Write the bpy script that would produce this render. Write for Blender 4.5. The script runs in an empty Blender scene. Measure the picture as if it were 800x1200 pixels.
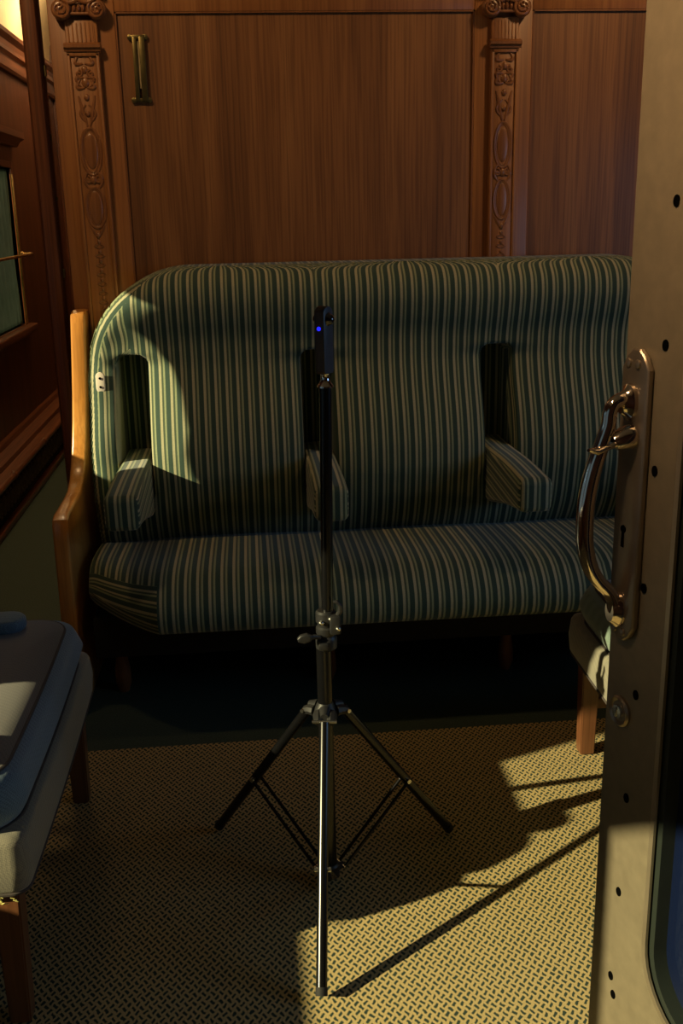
import bpy, bmesh, math, random
import numpy as np
from mathutils import Vector, Matrix

random.seed(4)
PI = math.pi
S = bpy.context.scene
COL = S.collection

# ------------------------------------------------------------------ camera
F_PX, H_CAM, ROLL = 1200.0, 1.40, 0.046
d = np.array([285 - 400, 600 - 250, F_PX]); d /= np.linalg.norm(d)
up = np.array([-ROLL, 1, 0]); up = up - up.dot(d) * d; up /= np.linalg.norm(up)
xa = np.cross(up, d)
if xa[0] < 0: xa = -xa
RM = np.stack([xa, d, up])
cam_d = bpy.data.cameras.new('camera_view'); cam = bpy.data.objects.new('camera_view', cam_d)
COL.objects.link(cam)
r_, u_, f_ = RM[:, 0], RM[:, 1], RM[:, 2]
cam.matrix_world = Matrix(((r_[0], u_[0], -f_[0], 0), (r_[1], u_[1], -f_[1], 0), (r_[2], u_[2], -f_[2], H_CAM), (0, 0, 0, 1)))
cam_d.sensor_fit = 'VERTICAL'; cam_d.sensor_height = 36; cam_d.lens = 36; cam_d.clip_start = .02
S.camera = cam

# ------------------------------------------------------------------ world, sun, lamps, exposure
S.view_settings.view_transform = 'Standard'; S.view_settings.look = 'None'
S.view_settings.gamma = 1; S.view_settings.use_curve_mapping = False
S.view_settings.exposure = 0.0
w = bpy.data.worlds.new('sky'); S.world = w; w.use_nodes = True
w.node_tree.nodes['Background'].inputs[0].default_value = (.35, .5, .62, 1)
w.node_tree.nodes['Background'].inputs[1].default_value = .24

SUN = Vector((2.19, .81, -1.0))
def light(name, kind, loc, col, power, **kw):
    l = bpy.data.lights.new(name, kind); l.color = col; l.energy = power
    o = bpy.data.objects.new(name, l); COL.objects.link(o); o.location = loc
    aim = kw.pop('aim', None)
    for k, v in kw.items(): setattr(l, k, v)
    if aim is not None: o.rotation_euler = Vector(aim).to_track_quat('-Z', 'Y').to_euler()
    return o
light('sun', 'SUN', (-6, -2, 4), (1.0, .83, .47), 10.5, aim=SUN, angle=math.radians(.7))
# daylight of the saloon window on the right-hand side wall, cool
light('right_window_daylight', 'AREA', (2.2, 1.35, 1.35), (.36, .62, 1.0), 6.0, aim=(-1, .10, -.50), shape='RECTANGLE', size=1.0, size_y=.8)
# incandescent ceiling lamps and an added aisle fill light
light('aisle_lamp', 'POINT', (-.95, 6.55, 2.62), (1.0, .68, .33), 20, shadow_soft_size=.09)
light('aisle_fill_light', 'POINT', (-.80, 4.5, 2.62), (1.0, .78, .50), 9, shadow_soft_size=.09)  # added fill that lifts the dim heater grille and aisle floor
light('left_picture_lamp', 'SPOT', (-.80, 2.45, 2.60), (1.0, .60, .26), 24, shadow_soft_size=.07, aim=(.55, .9, -.95), spot_size=math.radians(105), spot_blend=1.0)
light('right_picture_lamp', 'SPOT', (1.35, 2.45, 2.60), (1.0, .60, .26), 24, shadow_soft_size=.07, aim=(-.4, .9, -.95), spot_size=math.radians(105), spot_blend=1.0)
light('vestibule_lamp', 'SPOT', (-.20, .75, 2.10), (1.0, .62, .31), 66, shadow_soft_size=.06, aim=(.66, .15, -.40), spot_size=math.radians(72), spot_blend=1.0)

# ------------------------------------------------------------------ materials
MATS = {}
def nodes(name):
    m = bpy.data.materials.new(name); m.use_nodes = True
    nt = m.node_tree; return m, nt, nt.nodes, nt.links, nt.nodes['Principled BSDF']
def setp(b, **k):
    for a, v in k.items():
        b.inputs[a.replace('_', ' ')].default_value = v
def simple(name, col, rough=.5, metal=0., noise=.12, nscale=40, bump=.0, coat=0.):
    m, nt, N, L, b = nodes(name)
    tc = N.new('ShaderNodeTexCoord'); nz = N.new('ShaderNodeTexNoise'); nz.inputs['Scale'].default_value = nscale
    nz.inputs['Detail'].default_value = 4
    L.new(tc.outputs['Object'], nz.inputs['Vector'])
    r = N.new('ShaderNodeValToRGB')
    r.color_ramp.elements[0].position = .3; r.color_ramp.elements[1].position = .75
    r.color_ramp.elements[0].color = [c * (1 - noise) for c in col] + [1]
    r.color_ramp.elements[1].color = [min(1, c * (1 + noise)) for c in col] + [1]
    L.new(nz.outputs['Fac'], r.inputs[0]); L.new(r.outputs[0], b.inputs['Base Color'])
    b.inputs['Roughness'].default_value = rough; b.inputs['Metallic'].default_value = metal
    b.inputs['Coat Weight'].default_value = coat; b.inputs['Coat Roughness'].default_value = .15
    if bump:
        bp = N.new('ShaderNodeBump'); bp.inputs['Strength'].default_value = bump; bp.inputs['Distance'].default_value = .002
        L.new(nz.outputs['Fac'], bp.inputs['Height']); L.new(bp.outputs[0], b.inputs['Normal'])
    MATS[name] = m; return m
def wood(name, c0, c1, c2, axis='Z', rough=.38, coat=.25, scale=1., fleck=.5):
    m, nt, N, L, b = nodes(name)
    tc = N.new('ShaderNodeTexCoord'); mp = N.new('ShaderNodeMapping')
    st = {'X': (.6, 14, 14), 'Y': (14, .6, 14), 'Z': (14, 14, .6)}[axis]
    mp.inputs['Scale'].default_value = [s * scale for s in st]
    L.new(tc.outputs['Object'], mp.inputs[0])
    n1 = N.new('ShaderNodeTexNoise'); n1.inputs['Scale'].default_value = 1.; n1.inputs['Detail'].default_value = 6; n1.inputs['Distortion'].default_value = .6
    L.new(mp.outputs[0], n1.inputs['Vector'])
    mp2 = N.new('ShaderNodeMapping'); st2 = {'X': (3, 160, 160), 'Y': (160, 3, 160), 'Z': (160, 160, 3)}[axis]
    mp2.inputs['Scale'].default_value = st2; L.new(tc.outputs['Object'], mp2.inputs[0])
    n2 = N.new('ShaderNodeTexNoise'); n2.inputs['Scale'].default_value = 1.; n2.inputs['Detail'].default_value = 3
    L.new(mp2.outputs[0], n2.inputs['Vector'])
    r = N.new('ShaderNodeValToRGB'); e = r.color_ramp.elements
    e[0].position = .30; e[0].color = (*c0, 1); e[1].position = .72; e[1].color = (*c2, 1)
    x = r.color_ramp.elements.new(.52); x.color = (*c1, 1)
    L.new(n1.outputs['Fac'], r.inputs[0])
    mx = N.new('ShaderNodeMix'); mx.data_type = 'RGBA'; mx.blend_type = 'MULTIPLY'; mx.inputs['Factor'].default_value = fleck
    r2 = N.new('ShaderNodeValToRGB'); r2.color_ramp.elements[0].position = .38; r2.color_ramp.elements[0].color = (.35, .3, .28, 1)
    r2.color_ramp.elements[1].position = .55; r2.color_ramp.elements[1].color = (1, 1, 1, 1)
    L.new(n2.outputs['Fac'], r2.inputs[0])
    L.new(r.outputs[0], mx.inputs[6]); L.new(r2.outputs[0], mx.inputs[7]); L.new(mx.outputs[2], b.inputs['Base Color'])
    bp = N.new('ShaderNodeBump'); bp.inputs['Strength'].default_value = .15; bp.inputs['Distance'].default_value = .001
    L.new(n2.outputs['Fac'], bp.inputs['Height']); L.new(bp.outputs[0], b.inputs['Normal'])
    setp(b, Roughness=rough, Coat_Weight=coat, Coat_Roughness=.2)
    MATS[name] = m; return m

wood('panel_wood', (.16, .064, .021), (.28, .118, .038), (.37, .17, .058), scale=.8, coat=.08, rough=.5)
wood('frame_wood', (.24, .088, .024), (.33, .130, .036), (.40, .17, .050), fleck=.35, coat=.12, rough=.45)
wood('carved_wood', (.19, .072, .024), (.26, .102, .034), (.32, .135, .045), fleck=.3)
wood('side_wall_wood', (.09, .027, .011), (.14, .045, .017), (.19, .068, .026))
wood('rail_wood', (.13, .04, .016), (.22, .075, .03), (.28, .10, .04), axis='Y')
wood('sofa_wood', (.50, .20, .045), (.62, .27, .06), (.70, .33, .085), fleck=.25, coat=.6, rough=.3)
wood('chair_wood', (.10, .038, .016), (.15, .060, .025), (.20, .082, .034), fleck=.3)
simple('cream_paint', (.80, .66, .42), .6, nscale=6, noise=.04)
simple('dark_green_floor', (.045, .070, .050), .85, nscale=220, noise=.35, bump=.2)
simple('black_metal', (.004, .004, .0045), .24, 0., nscale=30)
simple('black_plastic', (.014, .014, .015), .45, nscale=60)
simple('black_rubber', (.01, .01, .01), .8)
simple('chrome', (.72, .68, .62), .12, 1., nscale=8, noise=.05)
simple('steel_bolt', (.7, .7, .66), .25, 1.)
simple('bronze_plate', (.30, .25, .19), .36, .8, nscale=25, noise=.15)
simple('polished_handle', (.80, .70, .60), .10, 1., nscale=9, noise=.15)
simple('door_metal', (.22, .185, .125), .42, .35, nscale=55, noise=.10, bump=.05)
simple('door_edge_metal', (.5, .42, .30), .35, .8, nscale=20)
simple('dark_gasket', (.009, .015, .011), .6)
simple('old_brass', (.17, .14, .055), .38, .8, nscale=30, noise=.25)
simple('bright_brass', (.75, .50, .18), .3, .9, nscale=30)
simple('ivory_slip', (.42, .34, .20), .6)
simple('white_bracket', (.78, .70, .60), .45, nscale=20, noise=.05)
simple('camera_front', (.055, .062, .080), .42, nscale=80)
simple('camera_side', (.075, .05, .04), .5, nscale=80)
simple('dark_glass', (.008, .008, .010), .05, coat=1.)
simple('dark_hole', (.002, .002, .002), 1.)
MATS['dark_hole'].node_tree.nodes['Principled BSDF'].inputs['Specular IOR Level'].default_value = 0
simple('teal_curtain', (.20, .23, .20), .85, nscale=12, noise=.2)
simple('iron_grille', (.17, .125, .085), .55, .5, nscale=30, noise=.3)
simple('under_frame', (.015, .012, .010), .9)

def weave(name, c0, c1, scale=900, rough=.92):
    m, nt, N, L, b = nodes(name)
    tc = N.new('ShaderNodeTexCoord'); mp = N.new('ShaderNodeMapping'); mp.inputs['Rotation'].default_value = (.6, .4, .5)
    L.new(tc.outputs['Object'], mp.inputs[0])
    ck = N.new('ShaderNodeTexChecker'); ck.inputs['Scale'].default_value = scale / 2.6
    ck.inputs['Color1'].default_value = (*c0, 1); ck.inputs['Color2'].default_value = (*c1, 1)
    L.new(mp.outputs[0], ck.inputs['Vector']); L.new(ck.outputs['Color'], b.inputs['Base Color'])
    nz = N.new('ShaderNodeTexNoise'); nz.inputs['Scale'].default_value = scale / 2
    L.new(tc.outputs['Object'], nz.inputs['Vector'])
    bp = N.new('ShaderNodeBump'); bp.inputs['Strength'].default_value = .3; bp.inputs['Distance'].default_value = .001
    L.new(nz.outputs['Fac'], bp.inputs['Height']); L.new(bp.outputs[0], b.inputs['Normal'])
    setp(b, Roughness=rough, Sheen_Weight=.25)
    MATS[name] = m; return m
weave('beige_tweed', (.23, .21, .15), (.155, .145, .11))
weave('blue_tweed', (.12, .20, .27), (.07, .12, .18))
weave('grey_tweed', (.115, .105, .095), (.075, .072, .068))
weave('green_tweed', (.16, .23, .185), (.10, .15, .12))
simple('piping_dark', (.05, .04, .035), .8)
simple('thread_yellow', (.65, .60, .18), .8)

# striped moquette: stripes run along UV.v, spaced in metres along UV.u
def stripes():
    m, nt, N, L, b = nodes('striped_moquette')
    uv = N.new('ShaderNodeUVMap'); uv.uv_map = 'UVMap'
    sp = N.new('ShaderNodeSeparateXYZ'); L.new(uv.outputs[0], sp.inputs[0])
    dv = N.new('ShaderNodeMath'); dv.operation = 'DIVIDE'; dv.inputs[1].default_value = .0330
    L.new(sp.outputs['X'], dv.inputs[0])
    ad = N.new('ShaderNodeMath'); ad.operation = 'ADD'; ad.inputs[1].default_value = .36; L.new(dv.outputs[0], ad.inputs[0])
    fr = N.new('ShaderNodeMath'); fr.operation = 'FRACT'; L.new(ad.outputs[0], fr.inputs[0])
    r = N.new('ShaderNodeValToRGB'); r.color_ramp.interpolation = 'LINEAR'
    dark = (.030, .068, .050); mid = (.065, .10, .062); cream = (.44, .425, .27); pale = (.30, .35, .20)
    st = [(0, dark), (.06, dark), (.09, cream), (.29, cream), (.32, mid), (.47, mid), (.50, pale), (.63, pale), (.67, dark), (1, dark)]
    e = r.color_ramp.elements
    while len(e) > 1: e.remove(e[0])
    e[0].position = 0; e[0].color = (*dark, 1)
    for p, c in st[1:]:
        x = e.new(p); x.color = (*c, 1)
    L.new(fr.outputs[0], r.inputs[0])
    # fibre mottling
    nz = N.new('ShaderNodeTexNoise'); nz.inputs['Scale'].default_value = 260; nz.inputs['Detail'].default_value = 3
    tc = N.new('ShaderNodeTexCoord'); L.new(tc.outputs['Object'], nz.inputs['Vector'])
    mx = N.new('ShaderNodeMix'); mx.data_type = 'RGBA'; mx.blend_type = 'MULTIPLY'; mx.inputs['Factor'].default_value = .35
    L.new(r.outputs[0], mx.inputs[6]); L.new(nz.outputs['Fac'], mx.inputs[7])
    L.new(mx.outputs[2], b.inputs['Base Color'])
    bp = N.new('ShaderNodeBump'); bp.inputs['Strength'].default_value = .35; bp.inputs['Distance'].default_value = .0012
    L.new(nz.outputs['Fac'], bp.inputs['Height']); L.new(bp.outputs[0], b.inputs['Normal'])
    setp(b, Roughness=.85, Sheen_Weight=.3, Sheen_Roughness=.4)
    MATS['moquette'] = m
stripes()

# basket pattern rug
def rugmat():
    m, nt, N, L, b = nodes('basket_rug')
    tc = N.new('ShaderNodeTexCoord')
    def M(op, a, b_=None, c=None):
        n = N.new('ShaderNodeMath'); n.operation = op
        for i, v in enumerate((a, b_, c)):
            if v is None: continue
            if isinstance(v, (int, float)): n.inputs[i].default_value = v
            else: L.new(v, n.inputs[i])
        return n.outputs[0]
    nz0 = N.new('ShaderNodeTexNoise'); nz0.inputs['Scale'].default_value = 90; L.new(tc.outputs['Object'], nz0.inputs['Vector'])
    s0 = N.new('ShaderNodeSeparateXYZ'); L.new(tc.outputs['Object'], s0.inputs[0])
    s1 = N.new('ShaderNodeSeparateXYZ'); L.new(nz0.outputs['Color'], s1.inputs[0])
    xx = M('MULTIPLY_ADD', s1.outputs[0], .007, s0.outputs[0]); yy = M('MULTIPLY', M('MULTIPLY_ADD', s1.outputs[1], .007, s0.outputs[1]), .72)
    x = M('DIVIDE', M('ADD', xx, yy), .0160)
    y = M('DIVIDE', M('SUBTRACT', yy, xx), .0160)
    cx, cy = M('FLOOR', x), M('FLOOR', y)
    par = M('MULTIPLY', M('FRACT', M('MULTIPLY', M('ADD', cx, cy), .5)), 2.0)   # 0 / 1
    fx = M('SUBTRACT', M('FRACT', x), .5); fy = M('SUBTRACT', M('FRACT', y), .5)
    ip = M('SUBTRACT', 1.0, par); ax = M('ABSOLUTE', fx); ay = M('ABSOLUTE', fy)
    a = M('ADD', M('MULTIPLY', ax, par), M('MULTIPLY', ay, ip))      # across the dash
    l = M('ADD', M('MULTIPLY', ay, par), M('MULTIPLY', ax, ip))      # along the dash
    k1 = M('LESS_THAN', a, .20); k2 = M('LESS_THAN', l, .43)
    k = M('MULTIPLY', k1, k2)
    nz = N.new('ShaderNodeTexNoise'); nz.inputs['Scale'].default_value = 500; L.new(tc.outputs['Object'], nz.inputs['Vector'])
    r = N.new('ShaderNodeValToRGB'); e = r.color_ramp.elements
    e[0].position = .3; e[0].color = (.40, .285, .105, 1); e[1].position = .7; e[1].color = (.62, .48, .215, 1)
    L.new(nz.outputs['Fac'], r.inputs[0])
    mx = N.new('ShaderNodeMix'); mx.data_type = 'RGBA'
    L.new(k, mx.inputs['Factor']); L.new(r.outputs[0], mx.inputs[6]); mx.inputs[7].default_value = (.022, .042, .026, 1)
    L.new(mx.outputs[2], b.inputs['Base Color'])
    bp = N.new('ShaderNodeBump'); bp.inputs['Strength'].default_value = .5; bp.inputs['Distance'].default_value = .002
    L.new(nz.outputs['Fac'], bp.inputs['Height']); L.new(bp.outputs[0], b.inputs['Normal'])
    setp(b, Roughness=.95)
    MATS['rug'] = m
rugmat()

mt = MATS['teal_curtain']; nt_ = mt.node_tree; pb = nt_.nodes['Principled BSDF']; tr = nt_.nodes.new('ShaderNodeBsdfTranslucent'); tr.inputs[0].default_value = (.26, .32, .28, 1)
ms = nt_.nodes.new('ShaderNodeMixShader'); ms.inputs[0].default_value = .35; nt_.links.new(pb.outputs[0], ms.inputs[1]); nt_.links.new(tr.outputs[0], ms.inputs[2]); nt_.links.new(ms.outputs[0], nt_.nodes['Material Output'].inputs[0])
def glassmat(name, tint, gl=.12, rough=.02):
    m, nt, N, L, b = nodes(name)
    N.remove(b); out = N['Material Output']
    t = N.new('ShaderNodeBsdfTransparent'); t.inputs[0].default_value = (*tint, 1)
    g = N.new('ShaderNodeBsdfGlossy'); g.inputs['Roughness'].default_value = rough
    mx = N.new('ShaderNodeMixShader'); mx.inputs[0].default_value = gl
    L.new(t.outputs[0], mx.inputs[1]); L.new(g.outputs[0], mx.inputs[2]); L.new(mx.outputs[0], out.inputs[0])
    MATS[name] = m
glassmat('window_glass', (.95, .97, .95), .07)
m, nt, N, L, b = nodes('door_glass'); setp(b, Base_Color=(.006, .012, .045, 1), Roughness=.12, Coat_Weight=1.0)  # dark blue base stands in for sky reflected in the pane
tr = N.new('ShaderNodeBsdfTransparent'); tr.inputs[0].default_value = (.3, .4, .7, 1); ms = N.new('ShaderNodeMixShader'); ms.inputs[0].default_value = .35
L.new(b.outputs[0], ms.inputs[1]); L.new(tr.outputs[0], ms.inputs[2]); L.new(ms.outputs[0], N['Material Output'].inputs[0]); MATS['door_glass'] = m
m, nt, N, L, b = nodes('blue_led'); setp(b, Base_Color=(.1, .1, 1, 1), Emission_Color=(.015, .02, 1, 1), Emission_Strength=1.3); MATS['led'] = m
m, nt, N, L, b = nodes('led_core'); setp(b, Base_Color=(.6, .6, 1, 1), Emission_Color=(.6, .65, 1, 1), Emission_Strength=8.0); MATS['led_core'] = m

# ------------------------------------------------------------------ mesh helpers
class MB:
    def __init__(s): s.v = []; s.f = []; s.uv = []; s.hasuv = False
    def add(s, vs, fs, uvs=None):
        o = len(s.v); s.v += [tuple(v) for v in vs]; s.f += [tuple(i + o for i in f) for f in fs]
        if uvs is not None: s.hasuv = True; s.uv += uvs
        else: s.uv += [[(0, 0)] * len(f) for f in fs]
        return s
    def box(s, x0, x1, y0, y1, z0, z1, r=0., seg=2):
        if r <= 0:
            vs = [(x, y, z) for x in (x0, x1) for y in (y0, y1) for z in (z0, z1)]
            fs = [(0, 1, 3, 2), (4, 6, 7, 5), (0, 4, 5, 1), (2, 3, 7, 6), (0, 2, 6, 4), (1, 5, 7, 3)]
            return s.add(vs, fs)
        bm = bmesh.new(); bmesh.ops.create_cube(bm, size=1)
        for v in bm.verts:
            v.co = Vector((x0 + (v.co.x + .5) * (x1 - x0), y0 + (v.co.y + .5) * (y1 - y0), z0 + (v.co.z + .5) * (z1 - z0)))
        bmesh.ops.bevel(bm, geom=bm.edges[:], offset=r, segments=seg, profile=.5, affect='EDGES')
        return s.bm(bm)
    def bm(s, bm, M=None):
        if M is not None: bm.transform(M)
        bm.verts.ensure_lookup_table(); bm.verts.index_update()
        s.add([v.co[:] for v in bm.verts], [tuple(v.index for v in f.verts) for f in bm.faces]); bm.free(); return s
    def tube(s, pts, r, seg=12, cap=True, sx=1., closed=False):
        pts = [Vector(p) for p in pts]; n = len(pts)
        rs = r if isinstance(r, (list, tuple)) else [r] * n
        ring = []; T0 = None; nrm = None
        for i, p in enumerate(pts):
            if closed: T = (pts[(i + 1) % n] - pts[i - 1]).normalized()
            else: T = (pts[min(i + 1, n - 1)] - pts[max(i - 1, 0)]).normalized()
            if nrm is None:
                a = Vector((0, 0, 1)) if abs(T.z) < .9 else Vector((1, 0, 0))
                nrm = (a - a.dot(T) * T).normalized()
            else:
                nrm = (nrm - nrm.dot(T) * T).normalized()
            B = T.cross(nrm)
            ring.append([p + rs[i] * (math.cos(2 * PI * k / seg) * nrm * sx + math.sin(2 * PI * k / seg) * B) for k in range(seg)])
        vs = [v for rg in ring for v in rg]; fs = []
        for i in range(n if closed else n - 1):
            j = (i + 1) % n
            for k in range(seg):
                fs.append((i * seg + k, i * seg + (k + 1) % seg, j * seg + (k + 1) % seg, j * seg + k))
        if cap and not closed:
            fs.append(tuple(range(seg))[::-1]); fs.append(tuple((n - 1) * seg + k for k in range(seg)))
        return s.add(vs, fs)
    def lathe(s, prof, seg=24, M=None, loc=(0, 0, 0)):
        # prof: list of (r, z)
        M = M or Matrix.Identity(4); loc = Vector(loc)
        vs = []; fs = []
        for r, z in prof:
            for k in range(seg):
                a = 2 * PI * k / seg; vs.append(M @ Vector((r * math.cos(a), r * math.sin(a), z)) + loc)
        for i in range(len(prof) - 1):
            for k in range(seg):
                fs.append((i * seg + k, i * seg + (k + 1) % seg, (i + 1) * seg + (k + 1) % seg, (i + 1) * seg + k))
        fs.append(tuple(range(seg))[::-1]); fs.append(tuple((len(prof) - 1) * seg + k for k in range(seg)))
        return s.add(vs, fs)
    def prism(s, poly, a0, a1, axis='x', r=0., seg=2):
        # poly of 2-D points in the other two axes (x:(y,z)  y:(x,z)  z:(x,y))
        bm = bmesh.new()
        def P(p, a): return {'x': (a, p[0], p[1]), 'y': (p[0], a, p[1]), 'z': (p[0], p[1], a)}[axis]
        A = [bm.verts.new(P(p, a0)) for p in poly]; B = [bm.verts.new(P(p, a1)) for p in poly]
        n = len(poly); fa = bm.faces.new(A); fb = bm.faces.new(B[::-1])
        for i in range(n): bm.faces.new((A[i], B[i], B[(i + 1) % n], A[(i + 1) % n]))
        bmesh.ops.recalc_face_normals(bm, faces=bm.faces[:])
        if r > 0:
            ed = list(set(list(fa.edges) + list(fb.edges)))
            bmesh.ops.bevel(bm, geom=ed, offset=r, segments=seg, profile=.5, affect='EDGES')
        bm.verts.index_update()
        return s.bm(bm)
    def build(s, name, mat, parent=None, loc=None, smooth=True, M=None, angle=35):
        me = bpy.data.meshes.new(name); me.from_pydata(s.v, [], s.f); me.validate(clean_customdata=False)
        me.materials.append(MATS[mat])
        if s.hasuv:
            uvl = me.uv_layers.new(name='UVMap'); i = 0
            for f in s.uv:
                for c in f: uvl.data[i].uv = c; i += 1
        if M is not None: me.transform(M)
        o = bpy.data.objects.new(name, me); COL.objects.link(o)
        bm = bmesh.new(); bm.from_mesh(me); bmesh.ops.recalc_face_normals(bm, faces=bm.faces[:])
        if smooth:
            for f in bm.faces: f.smooth = True
            for e in bm.edges:
                if len(e.link_faces) == 2 and e.calc_face_angle(0) > math.radians(angle): e.smooth = False
        bm.to_mesh(me); bm.free()
        if parent is not None:
            o.parent = parent
            if loc is None:   # geometry given in world coordinates: bring it into the parent's frame
                p = parent; W = Matrix.Identity(4)
                while p is not None: W = p.matrix_basis @ W; p = p.parent
                me.transform(W.inverted())
        if loc is not None: o.location = loc
        return o
def origin(o, p):
    p = Vector(p); o.data.transform(Matrix.Translation(-p)); o.location = p
def struct(o): o['kind'] = 'structure'; return o
def tag(o, label, cat, group=None):
    o['label'] = label; o['category'] = cat
    if group: o['group'] = group
    return o
def thing(name, loc, label, cat, rz=0, group=None):
    o = bpy.data.objects.new(name, None); COL.objects.link(o); o.empty_display_size = .1
    o.location = loc; o.rotation_euler = (0, 0, rz)
    o.matrix_world = Matrix.Translation(Vector(loc)) @ Matrix.Rotation(rz, 4, 'Z')
    return tag(o, label, cat, group)

# ------------------------------------------------------------------ room shell
WX = -1.25; PY = 3.30; RX = 2.35; FARY = 7.6; NEARY = -1.0; CEIL = 2.85
def wall_grid(name, mat, x, holes, y0, y1, z0, z1, th=.06, side=-1):
    ys = sorted(set([y0, y1] + [h[0] for h in holes] + [h[1] for h in holes]))
    zs = sorted(set([z0, z1] + [h[2] for h in holes] + [h[3] for h in holes]))
    m = MB()
    for i in range(len(ys) - 1):
        for j in range(len(zs) - 1):
            cy, cz = (ys[i] + ys[i + 1]) / 2, (zs[j] + zs[j + 1]) / 2
            if any(h[0] < cy < h[1] and h[2] < cz < h[3] for h in holes): continue
            m.box(min(x, x + side * th), max(x, x + side * th), ys[i], ys[i + 1], zs[j], zs[j + 1])
    return struct(m.build(name, mat, smooth=False))
HOLES = [(-.75, .448, .56, 1.75), (.60, 1.665, .598, 1.42), (2.45, 2.945, 1.012, 1.62), (4.75, 5.97, .83, 1.66)]
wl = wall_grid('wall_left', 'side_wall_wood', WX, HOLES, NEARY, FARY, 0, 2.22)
struct(MB().box(-1.40, RX + .1, NEARY - .1, FARY + .1, -.06, 0).build('floor', 'dark_green_floor', smooth=False))
struct(MB().box(-1.40, RX + .1, NEARY - .1, FARY + .1, CEIL, CEIL + .05).build('ceiling', 'cream_paint', smooth=False))
struct(MB().box(WX - .06, WX, NEARY, FARY, 2.22, CEIL).build('wall_left_upper', 'cream_paint', smooth=False))
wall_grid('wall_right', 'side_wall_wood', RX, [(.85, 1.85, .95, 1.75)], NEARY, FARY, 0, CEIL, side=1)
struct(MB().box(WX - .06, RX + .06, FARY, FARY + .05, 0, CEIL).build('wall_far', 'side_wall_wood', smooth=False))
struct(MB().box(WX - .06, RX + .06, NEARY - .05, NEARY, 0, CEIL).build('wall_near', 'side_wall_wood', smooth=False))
# cove between side wall and ceiling
cv = MB(); pts = [(WX + .0, 2.40)] + [(WX + .45 - .45 * math.cos(a), 2.40 + .45 * math.sin(a)) for a in np.linspace(0, PI / 2, 9)] + [(WX - .02, CEIL)]
cv.prism(pts[1:], NEARY, FARY, 'y'); struct(cv.build('trim_1', 'cream_paint'))
# moulding on top of the side wall panelling
mo = MB()
mo.prism([(WX, 2.165), (WX + .018, 2.165), (WX + .026, 2.18), (WX + .026, 2.20), (WX + .014, 2.207), (WX + .014, 2.25), (WX + .034, 2.262), (WX + .034, 2.285),
          (WX + .020, 2.295), (WX + .024, 2.32), (WX + .045, 2.345), (WX + .048, 2.365), (WX, 2.365)], NEARY, FARY, 'y')
struct(mo.build('trim_2', 'rail_wood', angle=20))

# windows in the left wall
def window(n, h, bar=True, deep=.05):
    y0, y1, z0, z1 = h
    f = MB(); t = .035
    a, b_ = WX - .055, WX + .012
    f.box(a, b_, y0 - t, y0 + .0, z0 - t, z1 + t, .004); f.box(a, b_, y1, y1 + t, z0 - t, z1 + t, .004)
    f.box(a, b_, y0, y1, z1, z1 + t, .004); f.box(a, b_, y0, y1, z0 - t, z0, .004)
    fr = struct(f.build('window_%d' % n, 'rail_wood'))
    MB().box(WX - .045, WX - .041, y0, y1, z0, z1).build('pane', 'window_glass', fr, smooth=False)
    return fr
for i, h in enumerate(HOLES): wobj = window(i + 1, h)
y0, y1, z0, z1 = HOLES[3]
# visible far window: sill ledge, cornice shelf, brass strip and safety bar
MB().box(WX, WX + .055, 4.6, 6.06, z0 - .045, z0 - .004, .008, 3).build('sill', 'rail_wood', wobj)
cs = MB(); cs.prism([(WX, 1.775), (WX + .03, 1.775), (WX + .045, 1.80), (WX + .07, 1.815), (WX + .07, 1.85), (WX, 1.85)], 4.6, 6.12, 'y', .004)
cs.build('cornice', 'rail_wood', wobj)
o = MB().box(WX + .005, WX + .018, y1 - .012, y1 + .006, z0, z1 - .03, .003).build('brass_strip', 'bright_brass', wobj)
b = MB(); b.tube([(WX + .05, 4.7, 1.205), (WX + .05, 6.10, 1.205)], .008, 12); b.tube([(WX, 6.09, 1.205), (WX + .05, 6.09, 1.205)], .009, 12)
b.lathe([(0.001, 0), (.016, 0), (.016, .006), (.001, .008)], 16, Matrix.Rotation(PI / 2, 4, 'Y'), (WX, 6.09, 1.205))
b.build('safety_bar', 'bright_brass', wobj)
# right window (behind the door)
f = MB()
for a in ((.81, .85, .91, 1.79), (1.85, 1.89, .91, 1.79), (.85, 1.85, 1.75, 1.79), (.85, 1.85, .91, .95)): f.box(RX - .012, RX + .055, *a, .004)
fr = struct(f.build('window_5', 'rail_wood')); MB().box(RX + .04, RX + .044, .85, 1.85, .95, 1.75).build('pane', 'window_glass', fr, smooth=False)

# curtains
def curtain(name, x, y0, y1, z0, z1, edge=None, n=60, amp=.018, per=.075, mat='teal_curtain'):
    vs = []; fs = []; nz = 40
    for j in range(nz + 1):
        z = z0 + (z1 - z0) * j / nz
        e = edge(z) if edge else y1
        for i in range(n + 1):
            y = y0 + (e - y0) * i / n
            vs.append((x + amp * math.sin(2 * PI * (y0 + (y1 - y0) * i / n) / per) + .004 * math.sin(9 * z + i), y, z))
    for j in range(nz):
        for i in range(n): a = j * (n + 1) + i; fs.append((a, a + 1, a + n + 2, a + n + 1))
    o = MB().add(vs, fs).build(name, 'teal_curtain')
    md = o.modifiers.new('thick', 'SOLIDIFY'); md.thickness = .003
    return o
def edge3(z): return float(np.interp(z, [.95, 1.03, 1.07, 1.24, 1.37, 1.42, 1.47, 1.52, 1.57, 1.62, 1.7], [2.53, 2.59, 2.615, 2.653, 2.730, 2.757, 2.767, 2.748, 2.724, 2.722, 2.73]))  # added curtain out of view, edge cut to draw the sofa's sunlight boundary
o = curtain('curtain', WX + .045, 2.34, 2.72, .93, 1.70, edge3); tag(o, 'unseen short teal curtain added to shape the sunlight on the striped sofa', 'curtain')
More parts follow.
